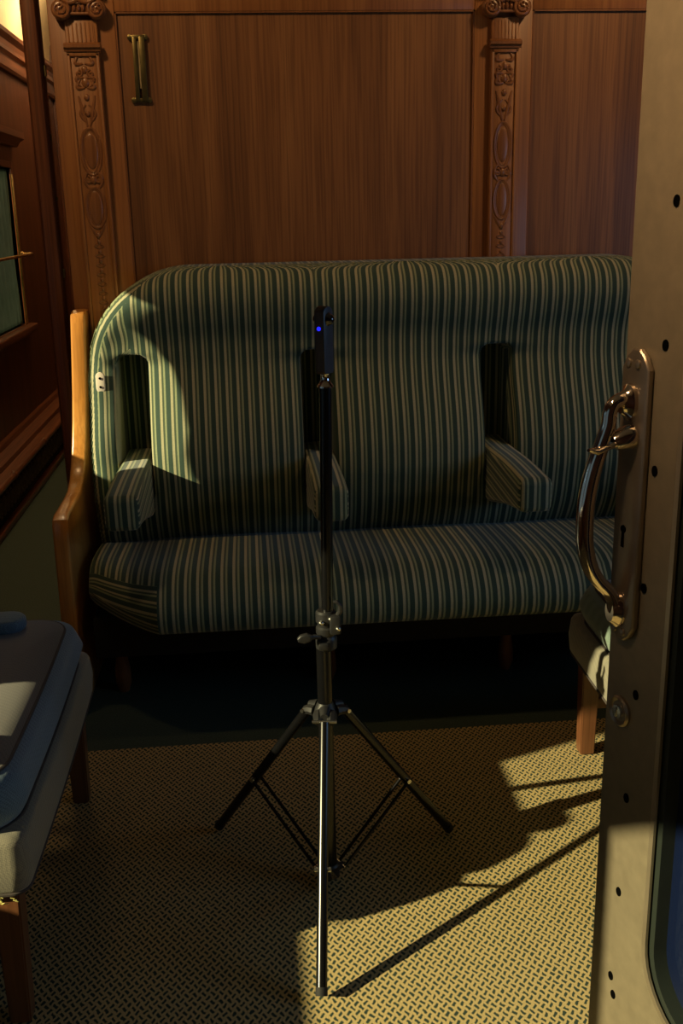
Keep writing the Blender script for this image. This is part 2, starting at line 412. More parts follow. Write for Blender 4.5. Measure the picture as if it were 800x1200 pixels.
def edgeB(z): return float(np.interp(z, [.5, .98, 1.06, 1.2, 1.42, 1.5], [1.68, 1.675, 1.60, 1.50, 1.38, 1.34]))  # edge of an added curtain out of view, blocking sun on the right chair
vs = []; fs = []
for j in range(19):
    z = .56 + .92 * j / 18; e_ = edgeB(z)
    for i in range(41): q = i / 40; vs.append((WX + .045 + .016 * math.sin(q * 30), e_ + (1.98 - e_) * q, z))
fs = [(j * 41 + i, j * 41 + i + 1, j * 41 + i + 42, j * 41 + i + 41) for j in range(18) for i in range(40)]
o = MB().add(vs, fs).build('curtain', 'teal_curtain'); md = o.modifiers.new('thick', 'SOLIDIFY'); md.thickness = .003
tag(o, 'unseen teal curtain added at the low side window to shade the right chair', 'curtain')
vs = []; fs = []  # swag added out of view, lower line sets the sunlit slope on the door
for i in range(61):
    y = -.80 + 1.36 * i / 60; zl = min(1.80, 1.412 + .70 * (.448 - y))
    for j in range(13): z = zl + (1.86 - zl) * j / 12; vs.append((WX + .040 + .012 * math.sin(i * .75), y, z))
fs = [(i * 13 + j, i * 13 + j + 1, i * 13 + j + 14, i * 13 + j + 13) for i in range(60) for j in range(12)]
o = MB().add(vs, fs).build('curtain', 'teal_curtain'); md = o.modifiers.new('thick', 'SOLIDIFY'); md.thickness = .003
tag(o, 'unseen teal swag curtain added to slope the sun patch on the metal door', 'curtain')
o = curtain('curtain', WX - .020, 4.765, 5.955, .835, 1.655, None, 170, .009, .085); tag(o, 'teal pleated curtain drawn across the far window of the left wall', 'curtain')

# low heater cover along the left wall
t = thing('heater_cover', (WX + .05, 4.5, 0), 'long low wooden heater cover with dark iron grille along the left wall', 'heater cover')
A0, A1 = 2.3, FARY - .02
m = MB(); m.prism([(WX + .002, .335), (WX + .012, .348), (WX + .022, .335), (WX + .028, .31), (WX + .07, .285), (WX + .075, .262), (WX + .105, .245), (WX + .105, .225), (WX + .002, .225)], A0, A1, 'y')
m.build('ledge', 'rail_wood', t, angle=20)
m = MB(); m.tube([(WX + .105, A0, .228), (WX + .105, A1, .228)], .017, 14)
k = A0 + .3
while k < A1: m.lathe([(.018, -.02), (.022, -.012), (.022, .012), (.018, .02)], 14, Matrix.Rotation(PI / 2, 4, 'X'), (WX + .105, k, .228)); k += .75
m.build('bead_rail', 'rail_wood', t)
m = MB(); m.box(WX + .06, WX + .075, A0, A1, .03, .225); m.build('back_panel', 'under_frame', t, smooth=False)
g = MB(); k = 0; y = 3.4
while y < 6.6:   # scrolls of the grille
    for sgn in (1, -1):
        pts = [(WX + .083, y + sgn * (.004 + .030 * (1 - q)) * math.cos(q * 7) + .0, .125 + (.004 + .055 * (1 - q)) * math.sin(q * 7) * sgn) for q in np.linspace(0, 1, 13)]
        g.tube(pts, .006, 5)
    y += .072; k += 1
g.build('grille', 'iron_grille', t)
m = MB(); m.box(WX + .06, WX + .103, A0, A1, .0, .035, .005); m.build('foot_rail', 'rail_wood', t)

# ------------------------------------------------------------------ partition behind the sofa
pl, pr = -.535, RX
m = MB(); m.box(pl, pr, PY, PY + .045, 0, CEIL)
wb = struct(m.build('wall_back', 'panel_wood', smooth=False))
fr = MB()
FY = PY - .009
def fbox(x0, x1, z0, z1): fr.box(x0, x1, FY, PY + .001, z0, z1, .003, 2)
fbox(pl, -.345, .0, 2.09); fbox(.713, .890, 0, 2.09); fbox(1.95, 2.10, 0, 2.09)
fbox(-.345, .713, 1.966, 2.09); fbox(.890, 1.95, 1.966, 2.09); fbox(2.10, pr, 1.966, 2.09)
fr.build('stile_frame', 'frame_wood', wb)
m = MB(); m.prism([(PY, 2.09), (PY - .02, 2.09), (PY - .03, 2.11), (PY - .03, 2.14), (PY - .05, 2.17), (PY - .05, 2.2), (PY, 2.2)], pl, pr, 'x'); m.build('cornice', 'frame_wood', wb)
# veneer joint lines in the large panel are real grooves' beads
m = MB()
for x in (.19,): pass
bd = MB()
for (x0, x1) in ((-.345, .713), (.890, 1.95)):
    bd.box(x0, x0 + .004, PY - .0075, PY, 0, 1.966); bd.box(x1 - .004, x1, PY - .0075, PY, 0, 1.966); bd.box(x0, x1, PY - .0075, PY, 1.962, 1.966)
bd.build('bead', 'carved_wood', wb, smooth=False)

def spiral(cx, cz, y, r0, turns, sgn, n=26):
    return [(cx + sgn * r0 * (1 - .86 * q) * math.cos(2 * PI * turns * q + PI / 2), y, cz + r0 * (1 - .86 * q) * math.sin(2 * PI * turns * q + PI / 2)) for q in np.linspace(0, 1, n)]
def pilaster(idx, xc, wd=.086):
    h = wd / 2; y = FY - .016
    sh = MB(); sh.box(xc - h, xc + h, y, FY + .001, 0, 1.945, .003)
    p = struct(sh.build('trim_%d' % idx, 'frame_wood'))
    # lower shaft sunk field with raised frame
    f = MB(); y2 = y - .006
    f.box(xc - h, xc - h + .009, y2, y, .9, 1.855, .002); f.box(xc + h - .009, xc + h, y2, y, .9, 1.855, .002)
    f.box(xc - h, xc + h, y2, y, 1.846, 1.858, .002)
    f.build('shaft_frame', 'frame_wood', p)
    nm = MB(); nm.prism([(y, 1.858), (y - .010, 1.858), (y - .012, 1.864), (y - .018, 1.868), (y - .018, 1.876), (y - .010, 1.880), (y, 1.884)], xc - h - .006, xc + h + .006, 'x')
    nm.build('neck_moulding', 'carved_wood', p, angle=20)
    fl = MB()
    for k in range(7): fl.tube([(xc - h + .010 + k * (wd - .02) / 6, y - .0005, 1.884), (xc - h + .010 + k * (wd - .02) / 6, y + .0006, 1.935)], .0022, 6)
    fl.build('fluting', 'frame_wood', p)
    c = MB()
    # carved ornament: leaves, knots, two oval medallions, bead drop
    def oval(zc, a, b_, r=.0035):
        c.tube([(xc + a * math.cos(q), y - .001, zc + b_ * math.sin(q)) for q in np.linspace(0, 2 * PI, 33)[:-1]], r, 7, closed=True)
    def leaf(pts, r): c.tube(pts, [r * (.35 + .65 * math.sin(PI * min(1, max(0.02, q)))) for q in np.linspace(.05, .95, len(pts))], 7)
    k_ = wd / .092; oval(1.585, .029 * k_, .066, .0042); oval(1.585, .0225 * k_, .059, .0018); oval(1.425, .0285 * k_, .058, .0042); oval(1.425, .022 * k_, .052, .0018)
    for zc in (1.585, 1.425):   # domed fields
        bm = bmesh.new(); bmesh.ops.create_uvsphere(bm, u_segments=20, v_segments=12, radius=1)
        c.bm(bm, Matrix.Translation((xc, y, zc)) @ Matrix.Diagonal((.020 * k_, .006, .050, 1)))
    for sg in (-1, 1):
        for z0_, s_ in ((1.825, 1), (1.79, -1), (1.76, 1), (1.505, 1), (1.505, -1)):
            pts = [(xc + sg * (.003 + .022 * math.sin(q * 2.6)), y - .002, z0_ + s_ * (.002 + .024 * q - .012 * math.sin(q * 3))) for q in np.linspace(0, 1, 8)]
            leaf(pts, .0055)
        leaf([(xc + sg * (.024 - .02 * q), y - .002, 1.74 - .085 * q) for q in np.linspace(0, 1, 6)], .005)
        leaf([(xc + sg * (.004 + .018 * math.sin(q * PI)), y - .002, 1.715 - .05 * q) for q in np.linspace(0, 1, 8)], .004)
        leaf([(xc + sg * (.022 - .02 * q), y - .002, 1.375 - .035 * q) for q in np.linspace(0, 1, 6)], .004)
        c.tube(spiral(xc + sg * .017, 1.80, y - .003, .011, 1.2, sg, 14), .0035, 6)
        c.tube(spiral(xc + sg * .016, 1.505, y - .003, .012, 1.1, sg, 14), .0034, 6)
    def ball(z, r, ry=.006):
        bm = bmesh.new(); bmesh.ops.create_uvsphere(bm, u_segments=12, v_segments=8, radius=1)
        c.bm(bm, Matrix.Translation((xc, y, z)) @ Matrix.Diagonal((r, ry, r * 1.25, 1)))
    for z, r in ((1.81, .009), (1.775, .011), (1.735, .008), (1.69, .007), (1.505, .010), (1.345, .0075)): ball(z, r, .009)
    z = 1.325
    while z > 1.05:
        ball(z, .0055); 
        for sg in (-1, 1): leaf([(xc + sg * .013 * math.sin(q * PI), y - .001, z - .012 * q - .006) for q in np.linspace(0, 1, 5)], .003)
        z -= .028
    c.v = [(x_, y + (y_ - y) * .62, z_) for x_, y_, z_ in c.v]
    c.build('carving', 'carved_wood', p)
    # ionic capital
    k = MB(); yb = y
    k.box(xc - h - .004, xc + h + .004, yb - .012, yb, 1.955, 1.985, .004)
    k.box(xc - h - .012, xc + h + .012, yb - .03, yb, 2.02, 2.035, .004)
    for sg in (-1, 1):
        cx = xc + sg * (h + .004)
        k.lathe([(.001, 0), (.026, 0), (.0275, .004), (.0275, .022), (.024, .026), (.001, .026)], 24, Matrix.Rotation(PI / 2, 4, 'X'), (cx, yb + .006, 1.968))
        k.tube(spiral(cx, 1.968, yb - .021, .026, 2.1, sg, 40), .0036, 7)
        for q in range(6):
            bm = bmesh.new(); bmesh.ops.create_uvsphere(bm, u_segments=8, v_segments=6, radius=.004)
            k.bm(bm, Matrix.Translation((cx + .011 * math.cos(q * PI / 3), yb - .021, 1.968 + .011 * math.sin(q * PI / 3))))
        k.tube([(xc + sg * (h - .0) * q, yb - .020, 1.995 - .010 * math.sin(q * PI)) for q in np.linspace(0, 1, 8)], .006, 8)
    for q in range(5):
        bm = bmesh.new(); bmesh.ops.create_uvsphere(bm, u_segments=10, v_segments=8, radius=1)
        k.bm(bm, Matrix.Translation((xc - .026 + q * .013, yb - .014, 1.972)) @ Matrix.Diagonal((.0055, .006, .010, 1)))
    k.tube([(xc - h + .012, yb - .014, 1.957), (xc + h - .012, yb - .014, 1.957)], .004, 8)
    for sg in (-1, 1): k.tube([(xc + sg * .004, yb - .022, 2.0), (xc + sg * .015, yb - .026, 2.006), (xc + sg * .028, yb - .024, 2.001), (xc + sg * .036, yb - .02, 1.992)], [.005, .006, .005, .003], 8)
    k.build('capital', 'carved_wood', p)
pilaster(3, -.441, .092)
pilaster(4, .8025, .083)
# rounded post at the free edge of the partition, a door jamb with a gap behind it
m = MB(); m.prism([(-.615, 3.36), (-.615, 3.315), (-.607, 3.302), (-.590, 3.297), (-.572, 3.302), (-.566, 3.318), (-.566, 3.36)], 0, CEIL, 'z')
pj = struct(m.build('trim_5', 'side_wall_wood'))
m = MB(); m.box(-.566, -.562, 3.33, 3.345, 1.62, 1.64); m.box(-.566, -.5605, 3.325, 3.345, 1.80, 1.83); m.box(-.566, -.5605, 3.325, 3.345, 1.22, 1.245); m.box(-.566, -.561, 3.33, 3.345, 1.45, 1.46)
m.build('strike_plates', 'old_brass', pj)

# brass card holder high on the panel
t = thing('card_holder', (-.286, PY, 1.815), 'narrow aged brass card holder with two uprights fixed high on the wood panel', 'card holder')
m = MB()
m.box(-.300, -.288, PY - .012, PY, 1.725, 1.900, .002); m.build('upright', 'old_brass', t); m = MB(); m.box(-.281, -.264, PY - .014, PY, 1.725, 1.900, .002); m.build('upright', 'old_brass', t)
for z in (1.722, 1.893):
    m = MB()
    m.box(-.306, -.262, PY - .010, PY, z, z + .012, .002)
    for x in (-.306, -.262): m.lathe([(.001, 0), (.008, 0), (.008, .008), (.001, .010)], 14, Matrix.Rotation(PI / 2, 4, 'X'), (x, PY, z + .006))
    m.build('end_rail', 'old_brass', t)
m = MB().box(-.289, -.280, PY - .006, PY, 1.760, 1.888); m.build('card_slip', 'ivory_slip', t, smooth=False)

# ------------------------------------------------------------------ rug
m = MB(); m.box(-1.13, 2.2, -.9, 2.545, 0, .006, .002)
tag(m.build('rug', 'rug'), 'tan and dark green basket weave carpet covering the floor in front of the sofa', 'carpet')

# ------------------------------------------------------------------ sofa
XL, XR = -.487, 1.447
sofa = thing('sofa', ((XL + XR) / 2, 3.0, 0), 'three seat green striped railway sofa with wooden sides against the panelled wall', 'sofa')
SLOTS = [-.355, .200, .757, 1.315]
PADC = [-.462, -.078, .478, 1.036, 1.422]
zk = [.40, .45, .55, .65, .72, .80, .90, .97, 1.03, 1.09, 1.15, 1.20, 1.26]
yk = [3.10, 3.06, 3.020, 3.002, 3.008, 3.035, 3.084, 3.108, 3.100, 3.076, 3.064, 3.075, 3.13]
zs_ = np.linspace(.36, 1.30, 300); ys_ = np.interp(zs_, zk, yk); kn_ = np.hanning(27); kn_ /= kn_.sum()
ys_ = np.convolve(np.pad(ys_, 13, mode='edge'), kn_, 'valid'); zk, yk = zs_, ys_
def topz(x):
    xm = XL + XR - x if x > (XL + XR) / 2 else x
    if xm > -.17: return 1.252
    t_ = min(1, (-.17 - xm) / (-.17 - XL)); return .93 + .322 * max(0, 1 - t_ ** 2.0) ** .5
def outline():
    p = [(XL, z) for z in np.linspace(.40, .93, 60, endpoint=False)]
    p += [(x, topz(x)) for x in XL + (-.17 - XL) * (1 - np.cos(np.linspace(0, PI / 2, 80)))]
    p += [(x, 1.252) for x in np.linspace(-.165, (XL + XR) / 2, 60)]
    r = [(XL + XR - x, z) for x, z in p[::-1]]
    return p + r[1:]
OUT = np.array(outline())
def smooth(t_): t_ = np.clip(t_, 0, 1); return t_ * t_ * (3 - 2 * t_)
xs = np.linspace(XL, XR, 400); nv = 150
ZT = np.array([topz(x) for x in xs])
vv = np.linspace(0, 1, nv)
X = np.repeat(xs[None, :], nv, 0); Z = .40 + vv[:, None] * (ZT[None, :] - .40)
E_ = np.full(X.shape, 9.)
for (ox, oz) in OUT[::2]: E_ = np.minimum(E_, np.hypot(X - ox, Z - oz))
Y = np.interp(Z, zk, yk)
MASK = np.ones_like(X)
# gentle bulge of every seat back and rounding towards the slots
HS = .0455
for sx in SLOTS:
    dz = np.maximum(0, Z - .965); dzb = np.maximum(0, .60 - Z)
    # rounded rectangle distance
    qx = np.abs(X - sx) - HS + .025; qz = np.maximum(Z - (.997 - .025), .60 - Z)
    dd = np.hypot(np.maximum(qx, 0), np.maximum(qz, 0)) + np.minimum(np.maximum(qx, qz), 0) - .025
    near = np.exp(-np.maximum(dd, 0) / .045) * smooth((1.01 - Z) / .05) * smooth((Z - .50) / .06)
    Y = Y + .020 * near
    mask = smooth((dd + .006) / .011); MASK *= mask
    deep = 3.232
    Y = Y * mask + deep * (1 - mask)
for c0, c1 in zip(SLOTS[:-1], SLOTS[1:]):
    t_ = np.clip((X - c0) / (c1 - c0), 0, 1)
    Y = Y - .016 * np.sin(PI * t_) ** .7 * ((X > c0) & (X < c1)) * smooth((1.08 - Z) / .12) * smooth((Z - .42) / .1)
RO = .050
e = np.clip(1 - E_ / RO, 0, 1)
Y = Y + .050 * (1 - np.sqrt(np.maximum(0, 1 - e ** 2)))
# undulation at the narrow end strip
Y += .004 * np.sin(Z * 40) * np.exp(-((X - XL) / .08) ** 2)
Y = np.minimum(Y, 3.285)
U = np.zeros_like(X)
dX = np.diff(X, axis=1); dY = np.diff(Y, axis=1); ds = np.hypot(dX, dY); cum = np.concatenate([np.zeros((nv, 1)), np.cumsum(ds, 1)], 1)
for j in range(X.shape[1]):
    x = xs[j]; k = min(range(5), key=lambda q: 0 if (q == 0 and x < SLOTS[0]) or (q == 4 and x > SLOTS[3]) or (0 < q < 4 and SLOTS[q - 1] <= x <= SLOTS[q]) else 1)
    jc = int(np.argmin(np.abs(xs - PADC[k]))); U[:, j] = PADC[k] + (cum[:, j] - cum[:, jc])
U = np.where(MASK > .5, X + .6 * (U - X), X)
nx = X.shape[1]
vs = [(float(X[i, j]), float(Y[i, j]), float(Z[i, j])) for i in range(nv) for j in range(nx)]
fs = []; uvs = []
def ethr(x, z):
    xm = XL + XR - x if x > (XL + XR) / 2 else x
    if z < .93: return .030
    return float(np.interp(xm, [-.45, -.36, -.27], [.034, .030, 0]))
for i in range(nv - 1):
    for j in range(nx - 1):
        q = (i * nx + j, i * nx + j + 1, (i + 1) * nx + j + 1, (i + 1) * nx + j); fs.append(q)
        ec = (E_[i, j] + E_[i + 1, j + 1]) / 2; x, z = xs[j], Z[i, j]
        if ec < ethr(x, z): uvs.append([(-float(E_[a, b_]) * 1.2 + .012, 0) for a, b_ in ((i, j), (i, j + 1), (i + 1, j + 1), (i + 1, j))])
        else: uvs.append([(float(U[a, b_]), 0) for a, b_ in ((i, j), (i, j + 1), (i + 1, j + 1), (i + 1, j))])
mb = MB().add(vs, fs, uvs)
# skirt back to the wall around the outline
ring = [(0 * nx + 0)] + []
idx = [i * nx for i in range(nv)] + [(nv - 1) * nx + j for j in range(1, nx)] + [i * nx + nx - 1 for i in range(nv - 2, -1, -1)]
top_s = set((nv - 1) * nx + j for j in range(nx))
sv = []; 
for q in idx: x, y, z = vs[q]; sv.append((x, y, z))
bv = [(x, 3.288, z) for x, y, z in sv]
n0 = len(sv)
sf = []; su = []
for i in range(n0 - 1):
    sf.append((i, i + 1, n0 + i + 1, n0 + i))
    x = sv[i][0]
    if -.27 < x < XL + XR + .27: su.append([(sv[i][0], 0), (sv[i + 1][0], 0), (sv[i + 1][0], 0), (sv[i][0], 0)])
    else: su.append([(.012, 0), (.012, 0), (.012 + 3.288 - sv[i + 1][1], 0), (.012 + 3.288 - sv[i][1], 0)])
mb.add(sv + bv, sf, su)
mb.build('backrest', 'moquette', sofa, angle=70)

# seat
prof = [(3.14, .425), (3.10, .432), (3.00, .440), (2.90, .446), (2.80, .450), (2.73, .449), (2.685, .443), (2.65, .430), (2.622, .412), (2.603, .39), (2.594, .365), (2.594, .34), (2.603, .318), (2.62, .303), (2.65, .292), (2.72, .286), (2.85, .284)]
xs2 = np.concatenate([np.linspace(XL - .002, XL + .03, 8), np.linspace(XL + .034, -.29, 26), [-.2799, -.28], np.linspace(-.27, 1.23, 60), [1.2399, 1.24], np.linspace(1.25, XR - .034, 26), np.linspace(XR - .03, XR + .002, 8)])
arc = [0.]
for a, b_ in zip(prof[:-1], prof[1:]): arc.append(arc[-1] + math.hypot(a[0] - b_[0], a[1] - b_[1]))
vs = []; 
for (py, pz) in prof:
    for x in xs2:
        xm = XL + XR - x if x > (XL + XR) / 2 else x
        off = 0
        if xm < -.28: q = (-.28 - xm) / .21; off = .21 * (.62 * q + .38 * q * q)
        base = 3.14
        y = base - (base - py) * (base - 2.594 - off) / (base - 2.594)
        e_ = max(0, 1 - (xm - XL) / .03); z = pz
        if e_ > 0: z = .36 + (pz - .36) * (1 - .12 * e_ ** 2)
        # crown and bottom rise at the end
        z -= .012 * max(0, (-.28 - xm) / .21) * (1 if pz > .41 else 0)
        if pz < .36: z += .035 * max(0, (-.28 - xm) / .21) ** 1.2
        z += .006 * math.sin(PI * ((x - SLOTS[0]) / .557 % 1)) * (1 if py > 2.64 and pz > .42 else 0)
        vs.append((float(x), y, z))
n2 = len(xs2); fs = []; uvs = []
for i in range(len(prof) - 1):
    for j in range(n2 - 1):
        fs.append((i * n2 + j, i * n2 + j + 1, (i + 1) * n2 + j + 1, (i + 1) * n2 + j))
        xm = (xs2[j] + xs2[j + 1]) / 2; xm = XL + XR - xm if xm > (XL + XR) / 2 else xm
        if i >= 7 and xm < -.28:
            uvs.append([(arc[a] + .01, 0) for a in (i, i, i + 1, i + 1)])
        else: uvs.append([(float(xs2[b_]), 0) for b_ in (j, j + 1, j + 1, j)])
sm = MB().add(vs, fs, uvs)
# side closing faces
for j in (0, n2 - 1):
    sm.add([vs[i * n2 + j] for i in range(len(prof))], [tuple(range(len(prof)))], [[(vs[i * n2 + j][2], 0) for i in range(len(prof))]])
sm.build('seat_cushion', 'moquette', sofa, angle=50)

def armrest(xc, hw=.0465):
    bm = bmesh.new(); bmesh.ops.create_cube(bm, size=1)
    y0_, y1_, z0_, z1_ = 2.62, 3.225, .600, .694
    for v in bm.verts: v.co = Vector((xc + v.co.x * 2 * hw, y0_ + (v.co.y + .5) * (y1_ - y0_), z0_ + (v.co.z + .5) * (z1_ - z0_)))
    bmesh.ops.subdivide_edges(bm, edges=[e for e in bm.edges if abs(e.verts[0].co.y - e.verts[1].co.y) > .3], cuts=10)
    sharp = [e for e in bm.edges if len(e.link_faces) == 2 and e.calc_face_angle(0) > 1]
    bmesh.ops.bevel(bm, geom=sharp, offset=.020, segments=5, profile=.5, affect='EDGES')
    bm.faces.ensure_lookup_table(); bm.verts.index_update()
    for v in bm.verts:
        t_ = (v.co.y - 2.615) / .4
        # front a little fatter, underside rising towards the back
        if v.co.z < .645: v.co.z -= .078 * max(0, min(1, t_)) ** 1.1
        v.co.z += .006 * math.sin(max(0, min(1, t_)) * PI)
    vs = [v.co[:] for v in bm.verts]; fs = []; uv = []
    for f in bm.faces:
        fs.append(tuple(v.index for v in f.verts)); n = f.normal
        if abs(n.x) > .72: uv.append([((xc + hw + .69 - v.co.z + .06 * (v.co.y - 2.6)) if n.x > 0 else (xc - hw - .69 + v.co.z - .06 * (v.co.y - 2.6)), 0) for v in f.verts])
        else: uv.append([(v.co.x, 0) for v in f.verts])
    bm.free()
    MB().add(vs, fs, uv).build('armrest', 'moquette', sofa, angle=60)
for x in SLOTS: armrest(x)

prof_side = [(3.288, 0), (2.80, 0), (2.765, .02), (2.758, .30), (2.765, .52), (2.768, .578), (2.776, .596), (2.80, .605), (2.98, .607), (3.04, .612), (3.085, .630), (3.12, .665), (3.15, .72), (3.172, .79), (3.185, .87),
             (3.190, .96), (3.192, 1.04), (3.195, 1.09), (3.205, 1.118), (3.23, 1.126), (3.288, 1.126)]
for (a, b_, sg) in ((-.537, -.492, -1), (1.452, 1.497, 1)):
    m = MB().prism(prof_side, a, b_, 'x', .008, 3)
    m.v = [(x + sg * .030 * min(1, max(0, (1.08 - z) / .46)), y, z) for x, y, z in m.v]
    m.build('side_panel', 'sofa_wood', sofa, angle=30)
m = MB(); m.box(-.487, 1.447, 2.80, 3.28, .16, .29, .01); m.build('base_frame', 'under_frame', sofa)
for x in (-.43, .2, .76, 1.39):
    m = MB(); m.lathe([(.012, .16), (.022, .15), (.016, .12), (.024, .07), (.024, .03), (.015, 0.0)], 16, loc=(x, 2.92, 0)); m.build('foot', 'carved_wood', sofa)
m = MB(); bz = .925; bx = -.447; BY = 3.088
m.prism([(bx + .0135 * math.cos(a), bz + (.017 if math.sin(a) > 0 else -.017) + .0135 * math.sin(a)) for a in np.linspace(0, 2 * PI, 24, endpoint=False) + .01], BY, BY + .012, 'y', .002)
bk = m.build('bracket', 'white_bracket', sofa)
m = MB()
for z in (bz + .013, bz - .013): m.lathe([(.001, 0), (.0038, 0), (.0038, .002), (.001, .002)], 12, Matrix.Rotation(PI / 2, 4, 'X'), (bx, BY - .0005, z))
m.build('screw_hole', 'dark_hole', bk)

# ------------------------------------------------------------------ lounge chairs
def lounge_chair(loc, mirror, label, arm_z=.50, arms=True):
    # modelled with the front edge at x = 0, body towards -x, y from 0 (near) to D; mirror flips x
    sg = -1 if mirror else 1
    t = thing('lounge_chair', loc, label, 'chair', group='upholstered lounge chairs')
    T = Matrix.Translation(Vector(loc)) @ Matrix.Diagonal((sg, 1, 1, 1))
    D = .80
    def bld(mb, name, mat, **k):
        return mb.build(name, mat, t, M=T, **k)
    # seat base, upholstered, with slightly bowed front
    def slab(z0_, z1_, inset, r, bulge, y0_=0., y1_=D, xb=-.62, rc=.05, zf=0.):
        bm = bmesh.new(); n = 28
        xs_ = np.linspace(xb, 0 - inset, 14); prof_ = []
        # plan outline with rounded front corners
        out = [(xb, y0_ + inset)]
        cx = -inset - rc
        out += [(x, y0_ + inset) for x in np.linspace(xb, cx, 8)[1:]]
        out += [(cx + rc * math.sin(a), y0_ + inset + rc - rc * math.cos(a)) for a in np.linspace(0, PI / 2, 8)[1:]]
        out += [(-inset + .004 * math.sin(PI * k), y) for k, y in zip(np.linspace(0, 1, 16)[1:-1], np.linspace(y0_ + inset + rc, y1_ - inset - rc, 16)[1:-1])]
        out += [(cx + rc * math.cos(a), y1_ - inset - rc + rc * math.sin(a)) for a in np.linspace(0, PI / 2, 8)]
        out += [(x, y1_ - inset) for x in np.linspace(cx, xb, 8)[1:]]
        cxm, cym = xb, (y0_ + y1_) / 2
        lay = [(0, r), (.30 * r, .45 * r * .6), (r * .8, 0), (.5 * (z1_ - z0_), -bulge), ((z1_ - z0_) - r * .8, 0), ((z1_ - z0_) - .25 * r, .4 * r * .6), (z1_ - z0_, r)]
        c = Vector(((xb - inset) / 2, cym))
        vs = []; 
        def sc(p, ins):
            v = Vector(p) - c; w_ = (-inset - xb) / 2; h_ = (y1_ - y0_) / 2 - inset
            return (c.x + v.x * (w_ - ins) / w_, c.y + v.y * (h_ - ins) / h_)
        for dz, ins in lay:
            for p in out: x, y = sc(p, ins); vs.append((x, y, z0_ + dz))
        # crowned top rings
        for k, (s_, dz) in enumerate(((.75, .010), (.4, .016))):
            for p in out:
                x, y = sc(p, r); vs.append((c.x + (x - c.x) * s_, c.y + (y - c.y) * s_, z1_ + dz * (1 if zf == 0 else zf)))
        n = len(out); fs = []
        L_ = len(lay) + 2
        for i in range(L_ - 1):
            for k in range(n): fs.append((i * n + k, i * n + (k + 1) % n, (i + 1) * n + (k + 1) % n, (i + 1) * n + k))
        fs.append(tuple(range(n))[::-1]); fs.append(tuple((L_ - 1) * n + k for k in range(n)))
        pipe = [(*sc(p, r), z1_) for p in out]; pipe0 = [(*sc(p, r * .2), z0_ + .004) for p in out]
        return MB().add(vs, fs), pipe, pipe0
    base, p1, p0 = slab(.283, .392, 0, .016, .004, rc=.03)
    bld(base, 'seat_base', 'beige_tweed', angle=60)
    bld(MB().tube(p0, .0035, 6, closed=False), 'hem_piping', 'piping_dark')
    cush, p2, p3 = slab(.388, .485, .012, .024, .010, rc=.085, xb=-.56)
    cu = bld(cush, 'seat_cushion', 'blue_tweed' if not mirror else 'green_tweed', angle=60)
    # separate top face cloth of the cushion
    n = len(p2); cxm = (sum(p[0] for p in p2) / n, sum(p[1] for p in p2) / n)
    vs = []; rr = [(1.0, .0035), (.9, .010), (.7, .0165), (.4, .0215)]
    for s_, dz in rr: vs += [(cxm[0] + (p[0] - cxm[0]) * s_, cxm[1] + (p[1] - cxm[1]) * s_, p[2] + dz) for p in p2]
    fs = [(i * n + k, i * n + (k + 1) % n, (i + 1) * n + (k + 1) % n, (i + 1) * n + k) for i in range(3) for k in range(n)] + [tuple(3 * n + k for k in range(n))]
    MB().add(vs, fs).build('top_panel', 'grey_tweed', cu, M=T, angle=60)
    MB().tube(p2, .0042, 8).build('piping', 'piping_dark', cu, M=T)
    MB().tube(p3, .0035, 8).build('piping', 'piping_dark', cu, M=T)
    # legs, square, outer face splayed at the back
    for (x, y) in ((-.048, .045), (-.048, D - .045), (-.60, .045), (-.60, D - .045)):
        k = MB(); w_ = .024; 
        bx = -.03 if x < -.3 else 0
        by = -.01 if y < .3 else .0
        vs = [(x - w_ , y - w_, .285), (x + w_, y - w_, .285), (x + w_, y + w_, .285), (x - w_, y + w_, .285)]
        ww = .019
        vs += [(x - ww + bx, y - ww + by, .0065), (x + ww + bx, y - ww + by, .0065), (x + ww + bx, y + ww + by, .0065), (x - ww + bx, y + ww + by, .0065)]
        bm = bmesh.new(); V = [bm.verts.new(v) for v in vs]
        for f in ((0, 1, 2, 3), (7, 6, 5, 4), (0, 4, 5, 1), (1, 5, 6, 2), (2, 6, 7, 3), (3, 7, 4, 0)): bm.faces.new([V[i] for i in f])
        bmesh.ops.recalc_face_normals(bm, faces=bm.faces[:]); bmesh.ops.bevel(bm, geom=bm.edges[:], offset=.003, segments=2, affect='EDGES')
        k.bm(bm); bld(k, 'leg', 'chair_wood')
    for y in (.045, D - .045):
        bld(MB().box(-.60, -.05, y - .010, y + .010, .135, .165, .003), 'stretcher', 'chair_wood')
    # low backrest and short padded arms at the far and near side
    bld(MB().box(-.70, -.60, .04, D - .04, .30, .60, .03, 4), 'backrest', 'beige_tweed')
    if arms:
        for y, arm_z, ex in ((.085, .53, .045), (D - .12, .50, 0)):
            a = MB(); a.prism([(-.60 + 0, y - .032), (-.16 + ex, y - .035)] + [(-.16 + ex + .042 * math.sin(q), y - .042 * math.cos(q) + .007) for q in np.linspace(.25, PI - .25, 10)] + [(-.16 + ex, y + .049), (-.60, y + .046)], arm_z, arm_z + .030, 'z', .010, 3)
            an = bld(a, 'arm_pad', 'blue_tweed')
            bld(MB().tube([(-.20, y, .48), (-.22, y, arm_z + .005)], .013, 10), 'arm_post', 'chair_wood')
    return t
c1 = lounge_chair((-.418, 1.545, .0), False, 'upholstered lounge chair with blue sided cushion in the left foreground')
c2 = lounge_chair((.792, 1.615, .0), True, 'upholstered lounge chair half hidden behind the open metal door on the right', arms=False)
